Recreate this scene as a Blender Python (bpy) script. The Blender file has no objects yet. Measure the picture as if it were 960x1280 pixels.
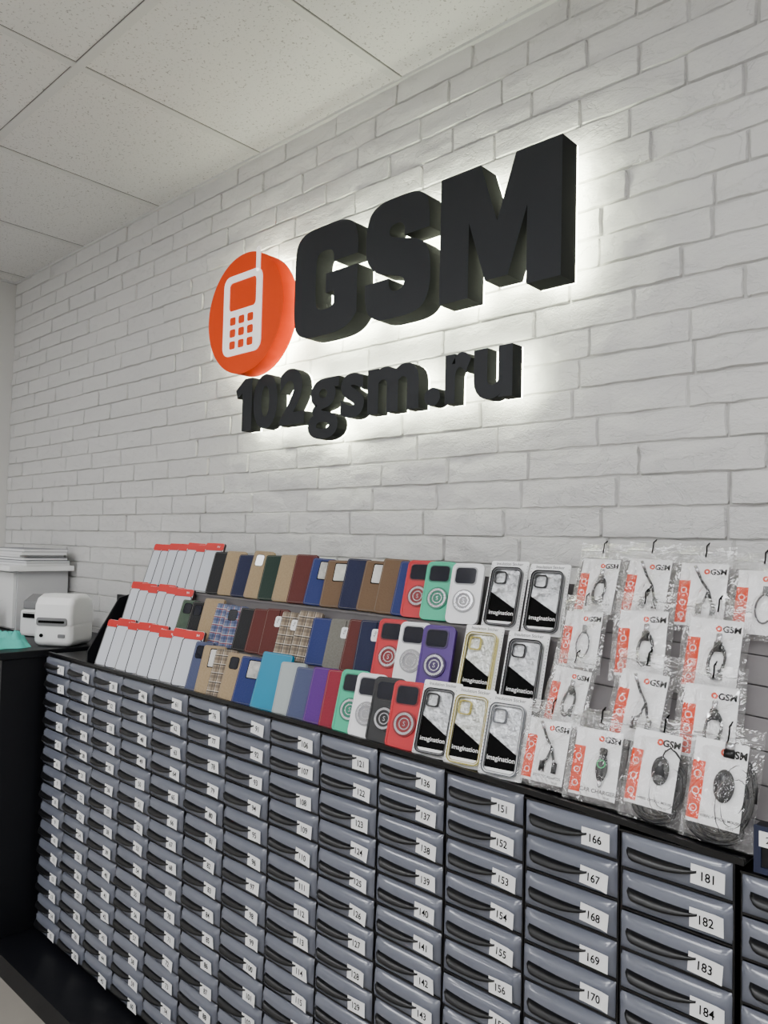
import bpy, bmesh, math, random
from mathutils import Matrix, Vector, noise
random.seed(7)
D=1.46; H=1.35
CEIL=H+1.223
XL=-3.84
scene=bpy.context.scene
col=scene.collection

# ---------------------------------------------------------------- materials
def lin(c):
    c=c/255.0
    return c/12.92 if c<=0.04045 else ((c+0.055)/1.055)**2.4
def rgb(t): return (lin(t[0]),lin(t[1]),lin(t[2]),1)
MC={}
def mat(name,c,rough=0.5,metal=0.0,emis=None,es=0,bump=None,trans=None,coat=0,var=None,spec=None):
    if name in MC: return MC[name]
    m=bpy.data.materials.new(name); m.use_nodes=True
    nt=m.node_tree; b=nt.nodes['Principled BSDF']; out=nt.nodes['Material Output']
    b.inputs['Base Color'].default_value=rgb(c)
    b.inputs['Roughness'].default_value=rough
    b.inputs['Metallic'].default_value=metal
    if spec is not None: b.inputs['Specular IOR Level'].default_value=spec
    if coat: b.inputs['Coat Weight'].default_value=coat
    if emis: 
        b.inputs['Emission Color'].default_value=rgb(emis); b.inputs['Emission Strength'].default_value=es
    tc=nt.nodes.new('ShaderNodeTexCoord')
    if var:
        n=nt.nodes.new('ShaderNodeTexNoise'); n.inputs['Scale'].default_value=var[0]; n.inputs['Detail'].default_value=5
        nt.links.new(tc.outputs['Object'],n.inputs['Vector'])
        mx=nt.nodes.new('ShaderNodeMix'); mx.data_type='RGBA'
        mx.inputs['A'].default_value=rgb(c); mx.inputs['B'].default_value=rgb(var[1])
        nt.links.new(n.outputs['Fac'],mx.inputs['Factor']); nt.links.new(mx.outputs['Result'],b.inputs['Base Color'])
    if bump:
        n=nt.nodes.new('ShaderNodeTexNoise'); n.inputs['Scale'].default_value=bump[0]; n.inputs['Detail'].default_value=6
        nt.links.new(tc.outputs['Object'],n.inputs['Vector'])
        bp=nt.nodes.new('ShaderNodeBump'); bp.inputs['Strength'].default_value=bump[1]; bp.inputs['Distance'].default_value=bump[2]
        nt.links.new(n.outputs['Fac'],bp.inputs['Height']); nt.links.new(bp.outputs['Normal'],b.inputs['Normal'])
    if trans is not None:
        tr=nt.nodes.new('ShaderNodeBsdfTransparent'); mix=nt.nodes.new('ShaderNodeMixShader')
        mix.inputs['Fac'].default_value=trans
        nt.links.new(tr.outputs[0],mix.inputs[1]); nt.links.new(b.outputs[0],mix.inputs[2])
        nt.links.new(mix.outputs[0],out.inputs['Surface'])
    MC[name]=m; return m

def film_mat(name,lo,hi,bs,bd,rough=.1,df=.03):
    m=bpy.data.materials.new(name); m.use_nodes=True; nt=m.node_tree; nt.nodes.clear()
    out=nt.nodes.new('ShaderNodeOutputMaterial'); tc=nt.nodes.new('ShaderNodeTexCoord')
    n=nt.nodes.new('ShaderNodeTexNoise'); n.inputs['Scale'].default_value=bs; n.inputs['Detail'].default_value=4; n.inputs['Distortion'].default_value=1.2
    nt.links.new(tc.outputs['Object'],n.inputs['Vector'])
    bp=nt.nodes.new('ShaderNodeBump'); bp.inputs['Strength'].default_value=1; bp.inputs['Distance'].default_value=bd
    nt.links.new(n.outputs['Fac'],bp.inputs['Height'])
    g=nt.nodes.new('ShaderNodeBsdfGlossy'); g.inputs['Roughness'].default_value=rough; g.inputs['Color'].default_value=(1,1,1,1)
    d=nt.nodes.new('ShaderNodeBsdfDiffuse'); d.inputs['Color'].default_value=(.85,.87,.9,1)
    t=nt.nodes.new('ShaderNodeBsdfTransparent')
    lw=nt.nodes.new('ShaderNodeLayerWeight'); lw.inputs['Blend'].default_value=.3
    for k in(g,lw): nt.links.new(bp.outputs[0],k.inputs['Normal'])
    mr=nt.nodes.new('ShaderNodeMapRange'); mr.inputs['To Min'].default_value=lo; mr.inputs['To Max'].default_value=hi
    nt.links.new(lw.outputs['Facing'],mr.inputs['Value'])
    m1=nt.nodes.new('ShaderNodeMixShader'); m1.inputs[0].default_value=df
    nt.links.new(t.outputs[0],m1.inputs[1]); nt.links.new(d.outputs[0],m1.inputs[2])
    m2=nt.nodes.new('ShaderNodeMixShader'); nt.links.new(mr.outputs[0],m2.inputs[0]); nt.links.new(m1.outputs[0],m2.inputs[1]); nt.links.new(g.outputs[0],m2.inputs[2])
    nt.links.new(m2.outputs[0],out.inputs['Surface'])
    return m

def brick_mat():
    m=mat('brick_paint',(215,214,212),0.65)
    nt=m.node_tree; b=nt.nodes['Principled BSDF']
    tc=nt.nodes.new('ShaderNodeTexCoord')
    mp=nt.nodes.new('ShaderNodeMapping'); mp.inputs['Scale'].default_value=(1,1,1.7)
    nt.links.new(tc.outputs['Object'],mp.inputs['Vector'])
    n1=nt.nodes.new('ShaderNodeTexNoise'); n1.inputs['Scale'].default_value=16; n1.inputs['Detail'].default_value=10; n1.inputs['Roughness'].default_value=.66; n1.inputs['Distortion'].default_value=.1
    n2=nt.nodes.new('ShaderNodeTexNoise'); n2.inputs['Scale'].default_value=150; n2.inputs['Detail'].default_value=3
    w=nt.nodes.new('ShaderNodeTexNoise'); w.inputs['Scale'].default_value=5; w.inputs['Detail'].default_value=6; w.inputs['Roughness'].default_value=.6; w.inputs['Distortion'].default_value=.5
    for n in(n1,n2,w): nt.links.new(mp.outputs[0],n.inputs['Vector'])
    s1=nt.nodes.new('ShaderNodeMath'); s1.operation='SUBTRACT'; s1.inputs[1].default_value=.5; nt.links.new(w.outputs['Fac'],s1.inputs[0])
    s2=nt.nodes.new('ShaderNodeMath'); s2.operation='ABSOLUTE'; nt.links.new(s1.outputs[0],s2.inputs[0])
    rp=nt.nodes.new('ShaderNodeMapRange'); rp.inputs['From Min'].default_value=0; rp.inputs['From Max'].default_value=.010; rp.inputs['To Min'].default_value=-.14; rp.inputs['To Max'].default_value=0
    nt.links.new(s2.outputs[0],rp.inputs['Value'])
    a=nt.nodes.new('ShaderNodeMath'); a.operation='MULTIPLY_ADD'; a.inputs[1].default_value=.16
    nt.links.new(n2.outputs['Fac'],a.inputs[0]); nt.links.new(n1.outputs['Fac'],a.inputs[2])
    a2=nt.nodes.new('ShaderNodeMath'); a2.operation='ADD'
    nt.links.new(a.outputs[0],a2.inputs[0]); nt.links.new(rp.outputs[0],a2.inputs[1])
    bp=nt.nodes.new('ShaderNodeBump'); bp.inputs['Strength'].default_value=.85; bp.inputs['Distance'].default_value=.0085
    nt.links.new(a2.outputs[0],bp.inputs['Height']); nt.links.new(bp.outputs[0],b.inputs['Normal'])
    return m
def ceil_mat():
    m=mat('ceiling_tile',(220,219,217),0.9)
    nt=m.node_tree; b=nt.nodes['Principled BSDF']
    tc=nt.nodes.new('ShaderNodeTexCoord')
    n=nt.nodes.new('ShaderNodeTexNoise'); n.inputs['Scale'].default_value=165; n.inputs['Detail'].default_value=2
    nt.links.new(tc.outputs['Object'],n.inputs['Vector'])
    r=nt.nodes.new('ShaderNodeValToRGB'); r.color_ramp.elements[0].position=.30; r.color_ramp.elements[0].color=rgb((164,162,159)); r.color_ramp.elements[1].position=.39; r.color_ramp.elements[1].color=rgb((220,219,217))
    nt.links.new(n.outputs['Fac'],r.inputs[0]); nt.links.new(r.outputs[0],b.inputs['Base Color'])
    bp=nt.nodes.new('ShaderNodeBump'); bp.inputs['Strength'].default_value=.25; bp.inputs['Distance'].default_value=.002
    nt.links.new(n.outputs['Fac'],bp.inputs['Height']); nt.links.new(bp.outputs[0],b.inputs['Normal'])
    return m
def plaid_mat(name,base,c1,c2):
    m=mat(name,base,0.8); nt=m.node_tree; b=nt.nodes['Principled BSDF']
    tc=nt.nodes.new('ShaderNodeTexCoord'); sp=nt.nodes.new('ShaderNodeSeparateXYZ'); nt.links.new(tc.outputs['Object'],sp.inputs[0])
    prev=None
    cur=rgb(base)
    def stripe(axis,freq,ph,width):
        mu=nt.nodes.new('ShaderNodeMath'); mu.operation='MULTIPLY_ADD'; mu.inputs[1].default_value=freq; mu.inputs[2].default_value=ph
        nt.links.new(sp.outputs[axis],mu.inputs[0])
        fr=nt.nodes.new('ShaderNodeMath'); fr.operation='FRACT'; nt.links.new(mu.outputs[0],fr.inputs[0])
        lt=nt.nodes.new('ShaderNodeMath'); lt.operation='LESS_THAN'; lt.inputs[1].default_value=width; nt.links.new(fr.outputs[0],lt.inputs[0])
        return lt
    for axis in('X','Z'):
        for (ph,wd,c,k) in((0,.3,c1,.5),(.55,.09,c2,.9),(.42,.05,(235,228,215),.7)):
            s=stripe(axis,44,ph,wd)
            k2=nt.nodes.new('ShaderNodeMath'); k2.operation='MULTIPLY'; k2.inputs[1].default_value=k; nt.links.new(s.outputs[0],k2.inputs[0])
            mx=nt.nodes.new('ShaderNodeMix'); mx.data_type='RGBA'; mx.inputs['B'].default_value=rgb(c)
            if prev: nt.links.new(prev.outputs['Result'],mx.inputs['A'])
            else: mx.inputs['A'].default_value=cur
            nt.links.new(k2.outputs[0],mx.inputs['Factor']); prev=mx
    nt.links.new(prev.outputs['Result'],b.inputs['Base Color'])
    return m

M_brick=brick_mat(); M_ceil=ceil_mat()
M_mortar=mat('mortar_paint',(200,199,196),.85)
M_tbar=mat('tbar_paint',(208,208,206),.5)
M_groove=mat('groove_paint',(104,103,100),.8)
M_wallp=mat('wall_plain_paint',(212,211,208),.8,bump=(60,.1,.001))
M_floor=mat('floor_laminate',(134,129,122),.5,var=(6,(160,154,145)))
M_black=mat('black_laminate',(10,11,16),.45,bump=(400,.05,.0005),spec=.35)
M_blackp=mat('black_plastic',(7,7,9),.32,spec=.45)
M_letter=mat('letter_black',(22,25,30),.5,spec=.35)
M_letter_side=mat('letter_side_black',(34,35,35),.9,spec=.05)
M_halo=mat('halo_led',(255,255,240),.5,emis=(248,255,228),es=20)
M_orange=mat('orange_acrylic',(228,66,0),.45,emis=(245,74,0),es=.12,spec=.2)
M_orange_side=mat('orange_acrylic_side',(200,48,0),.8,spec=.05)
M_icon=mat('icon_white',(245,243,240),.4,emis=(255,250,248),es=.55)
M_draw=mat('drawer_grey_plastic',(112,115,126),.22,var=(9,(92,96,108)),coat=.35)
M_paper=mat('paper_white',(240,240,240),.7)
M_ink=mat('ink_black',(5,5,5),.8,spec=.1)
M_white=mat('white_plastic',(236,236,236),.35)
M_whitec=mat('white_card',(246,246,246),.4)
M_glassw=mat('protector_glass',(204,208,216),.12,coat=.5)
M_pside=mat('protector_dark_edge',(44,20,22),.4)
M_pframe=mat('protector_frame',(40,40,46),.4)
M_red=mat('red_print',(200,16,8),.45)
M_chrome=mat('chrome',(215,215,220),.18,metal=1)
M_lens=mat('camera_glass',(6,10,30),.08,coat=1)
M_rack=mat('rack_grey_board',(122,118,118),.55,bump=(30,.1,.001),var=(14,(96,92,94)))
M_acry=film_mat('clear_acrylic_zip',.2,.7,20,.001)
M_poly=film_mat('clear_pouch_film',.03,1.0,16,.018,.05,.008)
M_orp=mat('orange_print',(230,62,0),.5,spec=.2)
M_gray=mat('grey_plastic',(120,120,122),.45)
M_teal=mat('teal_fabric',(86,196,184),.8,bump=(80,.4,.003))
M_leaf=mat('leaf_green',(60,110,40),.5)
M_led=mat('led_diffuser',(255,255,255),.5,emis=(250,251,254),es=20)
M_thread=mat('stitch_thread',(130,126,120),.8)

# ---------------------------------------------------------------- mesh builder
TX={}
def text_geo(s,off=0.0):
    k=(s,off)
    if k in TX: return TX[k]
    c=bpy.data.curves.new('t','FONT'); c.body=s; c.size=1; c.offset=off; c.resolution_u=3; c.fill_mode='FRONT' if hasattr(c,'fill_mode') else c.fill_mode
    o=bpy.data.objects.new('t',c); col.objects.link(o); bpy.context.view_layer.update()
    me=bpy.data.meshes.new_from_object(o)
    vs=[(v.co.x,v.co.y) for v in me.vertices]; fs=[tuple(p.vertices) for p in me.polygons]
    bpy.data.objects.remove(o); bpy.data.curves.remove(c); bpy.data.meshes.remove(me)
    xs=[v[0] for v in vs]; ys=[v[1] for v in vs]
    TX[k]=(vs,fs,min(xs),max(xs),min(ys),max(ys)); return TX[k]

class MB:
    def __init__(s): s.v=[];s.f=[];s.m=[];s.mats=[]
    def mi(s,m):
        if m not in s.mats: s.mats.append(m)
        return s.mats.index(m)
    def poly(s,pts,m):
        n=len(s.v); s.v+= [tuple(p) for p in pts]; s.f.append(tuple(range(n,n+len(pts)))); s.m.append(s.mi(m))
    def box(s,x0,x1,y0,y1,z0,z1,m):
        n=len(s.v); s.v+=[(x,y,z) for z in(z0,z1) for y in(y0,y1) for x in(x0,x1)]
        for f in((0,2,3,1),(4,5,7,6),(0,1,5,4),(2,6,7,3),(0,4,6,2),(1,3,7,5)):
            s.f.append(tuple(n+i for i in f)); s.m.append(s.mi(m))
    def prism(s,pts,y0,y1,m,ms=None):
        n=len(s.v);k=len(pts); ms=ms or m
        s.v+=[(p[0],y0,p[1]) for p in pts]+[(p[0],y1,p[1]) for p in pts]
        s.f.append(tuple(range(n,n+k))); s.m.append(s.mi(m))
        s.f.append(tuple(range(n+2*k-1,n+k-1,-1))); s.m.append(s.mi(m))
        for i in range(k):
            j=(i+1)%k; s.f.append((n+i,n+k+i,n+k+j,n+j)); s.m.append(s.mi(ms))
    def xprism(s,pts,x0,x1,m):   # pts in (y,z)
        n=len(s.v);k=len(pts)
        s.v+=[(x0,p[0],p[1]) for p in pts]+[(x1,p[0],p[1]) for p in pts]
        s.f.append(tuple(range(n,n+k))); s.f.append(tuple(range(n+2*k-1,n+k-1,-1))); s.m+=[s.mi(m)]*2
        for i in range(k):
            j=(i+1)%k; s.f.append((n+i,n+k+i,n+k+j,n+j)); s.m.append(s.mi(m))
    def ring(s,o,i_,y0,y1,m):
        n=len(s.v);k=len(o)
        for pts,y in((o,y0),(i_,y0),(o,y1),(i_,y1)): s.v+=[(p[0],y,p[1]) for p in pts]
        for a in range(k):
            b=(a+1)%k
            for q in((n+a,n+b,n+k+b,n+k+a),(n+2*k+a,n+3*k+a,n+3*k+b,n+2*k+b),(n+a,n+2*k+a,n+2*k+b,n+b),(n+k+a,n+k+b,n+3*k+b,n+3*k+a)):
                s.f.append(q); s.m.append(s.mi(m))
    def strip(s,prof,xs,zo,m):   # closed profile (y,z) swept in X
        k=len(prof);n=len(s.v)
        for x in xs: s.v+=[(x,p[0],p[1]+zo(x)) for p in prof]
        for a in range(len(xs)-1):
            for i in range(k):
                j=(i+1)%k; s.f.append((n+a*k+i,n+a*k+j,n+(a+1)*k+j,n+(a+1)*k+i)); s.m.append(s.mi(m))
        s.f.append(tuple(range(n,n+k))); s.f.append(tuple(range(n+len(xs)*k-1,n+(len(xs)-1)*k-1,-1))); s.m+=[s.mi(m)]*2
    def text(s,st,x,z,y,size,m,rot=0,off=0.0,al='c',sx=1.0):
        vs,fs,x0,x1,y0,y1=text_geo(st,off); n=len(s.v)
        cx=(x0+x1)/2 if al=='c' else x0; cy=(y0+y1)/2; c,sn=math.cos(rot),math.sin(rot)
        for v in vs:
            a=(v[0]-cx)*size*sx;b=(v[1]-cy)*size
            s.v.append((x+a*c-b*sn,y,z+a*sn+b*c))
        for f in fs: s.f.append(tuple(n+i for i in f)); s.m.append(s.mi(m))
    def tube(s,path,r,m,nn=6):
        n=len(s.v); P=[Vector(p) for p in path]
        for i,p in enumerate(P):
            t=(P[min(i+1,len(P)-1)]-P[max(i-1,0)]).normalized()
            a=t.cross(Vector((0,1,0.01)));  a=a.normalized() if a.length>1e-4 else Vector((1,0,0)); b=t.cross(a)
            for k in range(nn):
                an=2*math.pi*k/nn; q=p+a*(r*math.cos(an))+b*(r*math.sin(an)); s.v.append(tuple(q))
        for i in range(len(P)-1):
            for k in range(nn):
                j=(k+1)%nn; s.f.append((n+i*nn+k,n+i*nn+j,n+(i+1)*nn+j,n+(i+1)*nn+k)); s.m.append(s.mi(m))
        s.f.append(tuple(range(n,n+nn))); e=n+(len(P)-1)*nn; s.f.append(tuple(range(e+nn-1,e-1,-1))); s.m+=[s.mi(m)]*2
    def ellipsoid(s,c,r,m,nu=16,nv=10):
        n=len(s.v)
        for j in range(nv+1):
            ph=math.pi*j/nv
            for i in range(nu):
                th=2*math.pi*i/nu
                s.v.append((c[0]+r[0]*math.sin(ph)*math.cos(th),c[1]+r[1]*math.sin(ph)*math.sin(th),c[2]+r[2]*math.cos(ph)))
        for j in range(nv):
            for i in range(nu):
                k=(i+1)%nu; s.f.append((n+j*nu+i,n+j*nu+k,n+(j+1)*nu+k,n+(j+1)*nu+i)); s.m.append(s.mi(m))
    def mesh(s,name,smooth=False,recalc=True):
        me=bpy.data.meshes.new(name); me.from_pydata(s.v,[],s.f)
        for m in s.mats: me.materials.append(m)
        me.polygons.foreach_set('material_index',s.m)
        if recalc:
            bm=bmesh.new(); bm.from_mesh(me); bmesh.ops.recalc_face_normals(bm,faces=bm.faces); bm.to_mesh(me); bm.free()
        if smooth: me.polygons.foreach_set('use_smooth',[True]*len(me.polygons))
        me.update(); return me

def add(name,me,parent=None,label=None,cat=None,group=None,kind=None,loc=None,bevel=0):
    o=bpy.data.objects.new(name,me); col.objects.link(o)
    if parent: o.parent=parent
    if label:o['label']=label
    if cat:o['category']=cat
    if group:o['group']=group
    if kind:o['kind']=kind
    if loc:o.location=loc
    if bevel:
        b=o.modifiers.new('b','BEVEL'); b.width=bevel; b.segments=2; b.limit_method='ANGLE'; b.angle_limit=math.radians(50)
    return o
def rr(w,h,r,cx=0,cz=0,n=5):
    P=[]
    for (sx,sz,a0) in((1,1,0),(-1,1,90),(-1,-1,180),(1,-1,270)):
        for i in range(n+1):
            a=math.radians(a0+90*i/n); P.append((cx+sx*(w/2-r)+r*math.cos(a),cz+sz*(h/2-r)+r*math.sin(a)))
    return P
def circ(r,cx=0,cz=0,n=32): return [(cx+r*math.cos(2*math.pi*i/n),cz+r*math.sin(2*math.pi*i/n)) for i in range(n)]
def lerp_tab(T,x):
    if x<=T[0][0]: return T[0][1]
    for a,b in zip(T,T[1:]):
        if x<=b[0]: return a[1]+(b[1]-a[1])*(x-a[0])/(b[0]-a[0])
    return T[-1][1]
def zoff(x): return lerp_tab([(-2.5,.006),(-1.2,0),(-.85,-.006),(-.53,-.017),(-.36,-.026),(0,-.045)],x)
def W(yc): return yc-D
def Z(zc): return H+zc

# ---------------------------------------------------------------- room
b=MB(); b.poly([(XL,0,0),(2.4,0,0),(2.4,0,CEIL),(XL,0,CEIL)],M_mortar)
r=0; z=.80
rng=random.Random(3)
while z<CEIL-.005:
    rh=.0635; z1=min(z+rh,CEIL+.002)
    x=XL-(.02 if r%2 else .14)-rng.uniform(0,.05)
    while x<2.4:
        L=.238*rng.uniform(.88,1.10); g=rng.uniform(.0014,.0028)
        xa=max(x+g,XL+.001); xb=min(x+L-g,2.399); za=z+rng.uniform(.0005,.0017); zb=z1-rng.uniform(.0005,.0017)
        if xb-xa>.02:
            near = xa>-2.2
            nu=max(4,int((xb-xa)/(.013 if near else .026))); nv=7 if near else 5
            depth=.0078*rng.uniform(.65,1.35); tilt=rng.uniform(-.0020,.0020); tl=rng.uniform(-.0014,.0016)
            n0=len(b.v)
            for j in range(nv+1):
                for i in range(nu+1):
                    u=i/nu; v=j/nv
                    edge=(i in(0,nu)) or (j in(0,nv))
                    px=xa+(xb-xa)*u; pz=za+(zb-za)*v
                    nz=noise.noise(Vector((px*18,pz*30,r*3.1))); n2=noise.noise(Vector((px*50,pz*70,9+r)))
                    y=-(depth+nz*.0034+n2*.0022+tilt*(u-.5)*2+tl*(v-.5)*2)
                    w1=noise.noise(Vector((px*26,r*5.7,0 if v<.5 else 40)))+.5*noise.noise(Vector((px*70,r*3.3,0 if v<.5 else 20)))
                    if edge:
                        y=.0005
                    else:
                        if i==1: px=xa+.0026
                        if i==nu-1: px=xb-.0026
                        if j==1: pz=za+.0023
                        if j==nv-1: pz=zb-.0023
                        if i in(1,nu-1) or j in(1,nv-1): y*=.86
                    if j<=1 or j>=nv-1: pz+=w1*.0024
                    if i<=1 or i>=nu-1: px+=noise.noise(Vector((pz*60,r*2.2,x)))*.0030
                    b.v.append((px,y,pz))
            mi=b.mi(M_brick)
            for j in range(nv):
                for i in range(nu):
                    a=n0+j*(nu+1)+i; b.f.append((a,a+1,a+nu+2,a+nu+1)); b.m.append(mi)
        x+=L
    z+=rh; r+=1
wme=b.mesh('wall_back',smooth=True,recalc=False)
try: wme.set_sharp_from_angle(angle=math.radians(40))
except Exception as ex: print('sharp',ex)
wb=add('wall_back',wme,kind='structure')
b=MB(); b.box(XL-.1,XL,-4.2,.05,0,CEIL+.05,M_wallp); add('wall_left',b.mesh('wl'),kind='structure')
b=MB(); b.box(2.4,2.5,-4.2,.05,0,CEIL+.05,M_wallp); add('wall_right',b.mesh('wr'),kind='structure')
b=MB(); b.box(XL-.1,2.5,-4.3,-4.2,0,CEIL+.05,M_wallp); add('wall_front',b.mesh('wf'),kind='structure')
b=MB(); b.box(XL-.1,2.5,-4.3,.05,-.1,0,M_floor); add('floor',b.mesh('fl'),kind='structure')
b=MB(); b.box(XL-.1,2.5,-4.3,.05,CEIL+.006,CEIL+.08,M_ceil); add('ceiling',b.mesh('ce'),kind='structure')
b=MB()
gx=[-1.325-.6*k for k in range(-6,5)]; gy=[-.6*k for k in range(1,8)]
for x in gx:
    if XL<x<2.4:
        b.box(x-.012,x+.012,-4.2,0,CEIL+.0025,CEIL+.007,M_tbar)
        b.box(x-.0138,x+.0138,-4.2,0,CEIL+.0050,CEIL+.0065,M_groove)
for y in gy:
    b.box(XL,2.4,y-.012,y+.012,CEIL+.0022,CEIL+.007,M_tbar)
    b.box(XL,2.4,y-.0138,y+.0138,CEIL+.0050,CEIL+.0065,M_groove)
b.box(XL,2.4,-.016,-.002,CEIL-.002,CEIL+.007,M_tbar); b.box(XL,XL+.02,-4.2,-.002,CEIL-.002,CEIL+.007,M_tbar)
add('trim_1',b.mesh('tb'),kind='structure')
for (x,y) in((-2.825,-2.1),(-1.025,-2.1),(.775,-2.1),(-1.025,-3.3),(.775,-3.3),(-2.825,-3.3),(.775,-.9)):
    b=MB(); b.box(-.285,.285,-.285,.285,-.004,0,M_led)
    b.ring([(-.295,-.295),(.295,-.295),(.295,.295),(-.295,.295)],[(-.283,-.283),(.283,-.283),(.283,.283),(-.283,.283)],-.006,.0,M_white)
    vs=[]
    for i,v in enumerate(b.v):
        vs.append(v if i<8 else (v[0],v[2],v[1]))
    b.v=vs
    add('ceiling_light_panel',b.mesh('lp'),label='square white LED panel set in the tiled ceiling',cat='ceiling light',group='ceiling LED panels',loc=(x,y,CEIL+.003))
la=bpy.data.lights.new('added_front_fill','AREA'); la.shape='RECTANGLE'; la.size=4.5; la.size_y=1.9; la.energy=14; la.color=(.92,.96,1)  # added fill lamp behind the camera, brightens wall and drawers; no window there
lo=bpy.data.objects.new('added_front_fill',la); col.objects.link(lo); lo.location=(-.7,-4.15,1.3); lo.rotation_euler=(math.radians(90),0,0)

# ---------------------------------------------------------------- sign
def catmull(run,seg=5):
    if len(run)<3: return run[:-1]
    out=[]
    for i in range(len(run)-1):
        p0=run[max(i-1,0)];p1=run[i];p2=run[i+1];p3=run[min(i+2,len(run)-1)]
        for k in range(seg):
            t=k/seg
            out.append(tuple(.5*((2*p1[a])+(-p0[a]+p2[a])*t+(2*p0[a]-5*p1[a]+4*p2[a]-p3[a])*t*t+(-p0[a]+3*p1[a]-3*p2[a]+p3[a])*t**3) for a in(0,1)))
    return out
def outline(runs):
    o=[]
    for rn in runs: o+=catmull(rn)
    return o
Gs=outline([[(.81,.650),(.808,.80),(.755,.935),(.62,.998),(.42,1.008),(.175,.998),(.045,.93),(.004,.79),(0,.5),(.004,.21),(.045,.07),(.175,.002),(.40,-.008),(.60,.004),(.73,.05),(.81,.13)],
 [(.81,.13),(.81,.555)],[(.81,.555),(.42,.555)],[(.42,.555),(.42,.375)],[(.42,.375),(.525,.375)],
 [(.525,.375),(.525,.265)],[(.525,.265),(.48,.235),(.42,.228),(.335,.24),(.295,.30),(.285,.5),(.295,.70),(.335,.76),(.42,.772),(.48,.758),(.51,.72),(.515,.650)],[(.515,.650),(.81,.650)]])
Ss=outline([[(.712,.665),(.445,.665)],[(.445,.665),(.44,.735),(.41,.775),(.35,.785),(.295,.77),(.275,.73),(.30,.685),(.42,.645),(.59,.595),(.70,.49),(.728,.33),(.718,.17),(.665,.055),(.55,.0),(.36,-.010),(.17,.0),(.05,.065),(.005,.19),(.0,.335)],
 [(.0,.335),(.275,.335)],[(.275,.335),(.285,.265),(.32,.225),(.37,.215),(.43,.23),(.45,.28),(.42,.32),(.29,.365),(.13,.415),(.025,.53),(.0,.67),(.01,.82),(.06,.94),(.18,1.0),(.36,1.010),(.55,1.0),(.665,.94),(.706,.83),(.712,.665)]])
Ms=[(0,0),(0,1),(.375,1),(.53,.53),(.685,1),(1.06,1),(1.06,0),(.785,0),(.785,.58),(.63,.10),(.43,.10),(.275,.58),(.275,0)]
One=[(.24,0),(.24,.73),(.06,.64),(0,.80),(.32,1),(.58,1),(.58,0)]
def fit(pts,x0,x1,z0,z1,keepz=None):
    xs=[p[0] for p in pts]; zs=[p[1] for p in pts]
    a,bb=min(xs),max(xs); c,d=(min(zs),max(zs)) if keepz is None else keepz
    return [(x0+(p[0]-a)/(bb-a)*(x1-x0), z0+(p[1]-c)/(d-c)*(z1-z0)) for p in pts]
YF,YB=1.352,1.412
for ch,pts,x0,x1 in(('G',Gs,-1.612,-1.366),('S',Ss,-1.338,-1.124),('M',Ms,-1.096,-.780)):
    P=fit(pts,x0,x1,0,.294,keepz=(0,1))
    cx=(x0+x1)/2
    P=[(p[0]-cx,p[1]) for p in P]
    e=add('sign_letter',None,label='large black extruded letter %s glowing on white brick'%ch,cat='sign letter',group='backlit capital sign letters',loc=(cx,0,H+.553))
    b=MB(); b.prism(P,W(YF),W(YB),M_letter,M_letter_side); add('letter_body',b.mesh('letter'),parent=e)
    b=MB(); b.prism(P,W(YB)+.0005,W(YB)+.006,M_halo); add('backlight_panel',b.mesh('halo'),parent=e)
    for dx in(-.69,.69):
        k=(x1-x0)/2*dx*1.15
        b=MB(); b.tube([(k,W(YB)+.006,.15),(k,-.004,.15)],.004,M_gray,8)
        add('standoff',b.mesh('so'),parent=e)
def glyph_mesh(ch,x0,x1,z0,z1,off,yf,yb,mt,ms):
    if ch=='1':
        b=MB(); b.prism(fit(One,-(x1-x0)/2,(x1-x0)/2,0,z1-z0),yf,yb,mt,ms); return b.mesh('one')
    c=bpy.data.curves.new('t','FONT'); c.body=ch; c.size=1; c.offset=off; c.resolution_u=5; c.extrude=.5
    o=bpy.data.objects.new('t',c); col.objects.link(o); bpy.context.view_layer.update()
    me=bpy.data.meshes.new_from_object(o); bpy.data.objects.remove(o)
    xs=[v.co.x for v in me.vertices]; ys=[v.co.y for v in me.vertices]
    a,bb,c0,c1=min(xs),max(xs),min(ys),max(ys)
    me.materials.clear(); me.materials.append(mt); me.materials.append(ms)
    for p in me.polygons: p.material_index=0 if abs(p.normal.z)>.7 else 1; p.use_smooth=False
    for v in me.vertices:
        x,y,zz=v.co
        v.co=((x-a)/(bb-a)*(x1-x0)-(x1-x0)/2, yf if zz>0 else yb, (y-c0)/(c1-c0)*(z1-z0))
    bm=bmesh.new(); bm.from_mesh(me); bmesh.ops.remove_doubles(bm,verts=bm.verts,dist=1e-6); bmesh.ops.recalc_face_normals(bm,faces=bm.faces); bm.to_mesh(me); bm.free()
    return me
for ch,x0,x1,z0,z1,off in(('1',-1.906,-1.826,.328,.486,.035),('0',-1.818,-1.706,.326,.488,.038),('2',-1.697,-1.588,.328,.488,.035),('g',-1.572,-1.452,.277,.442,.025),
    ('s',-1.444,-1.357,.324,.442,.032),('m',-1.345,-1.174,.326,.442,.035),('.',-1.156,-1.108,.326,.370,.03),('r',-1.094,-1.020,.326,.442,.035),('u',-1.012,-.909,.324,.440,.035)):
    cx=(x0+x1)/2
    nm={'.':'dot'}.get(ch,'character '+ch)
    e=add('sign_character',None,label='small black backlit sign %s on white brick'%nm,cat='sign letter',group='backlit small sign characters',loc=(cx,0,H+z0))
    add('letter_body',glyph_mesh(ch,x0,x1,z0,z1,off,W(1.378),W(1.415),M_letter,M_letter_side),parent=e)
    add('backlight_panel',glyph_mesh(ch,x0,x1,z0,z1,off,W(1.4155),W(1.421),M_halo,M_halo),parent=e)
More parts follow.
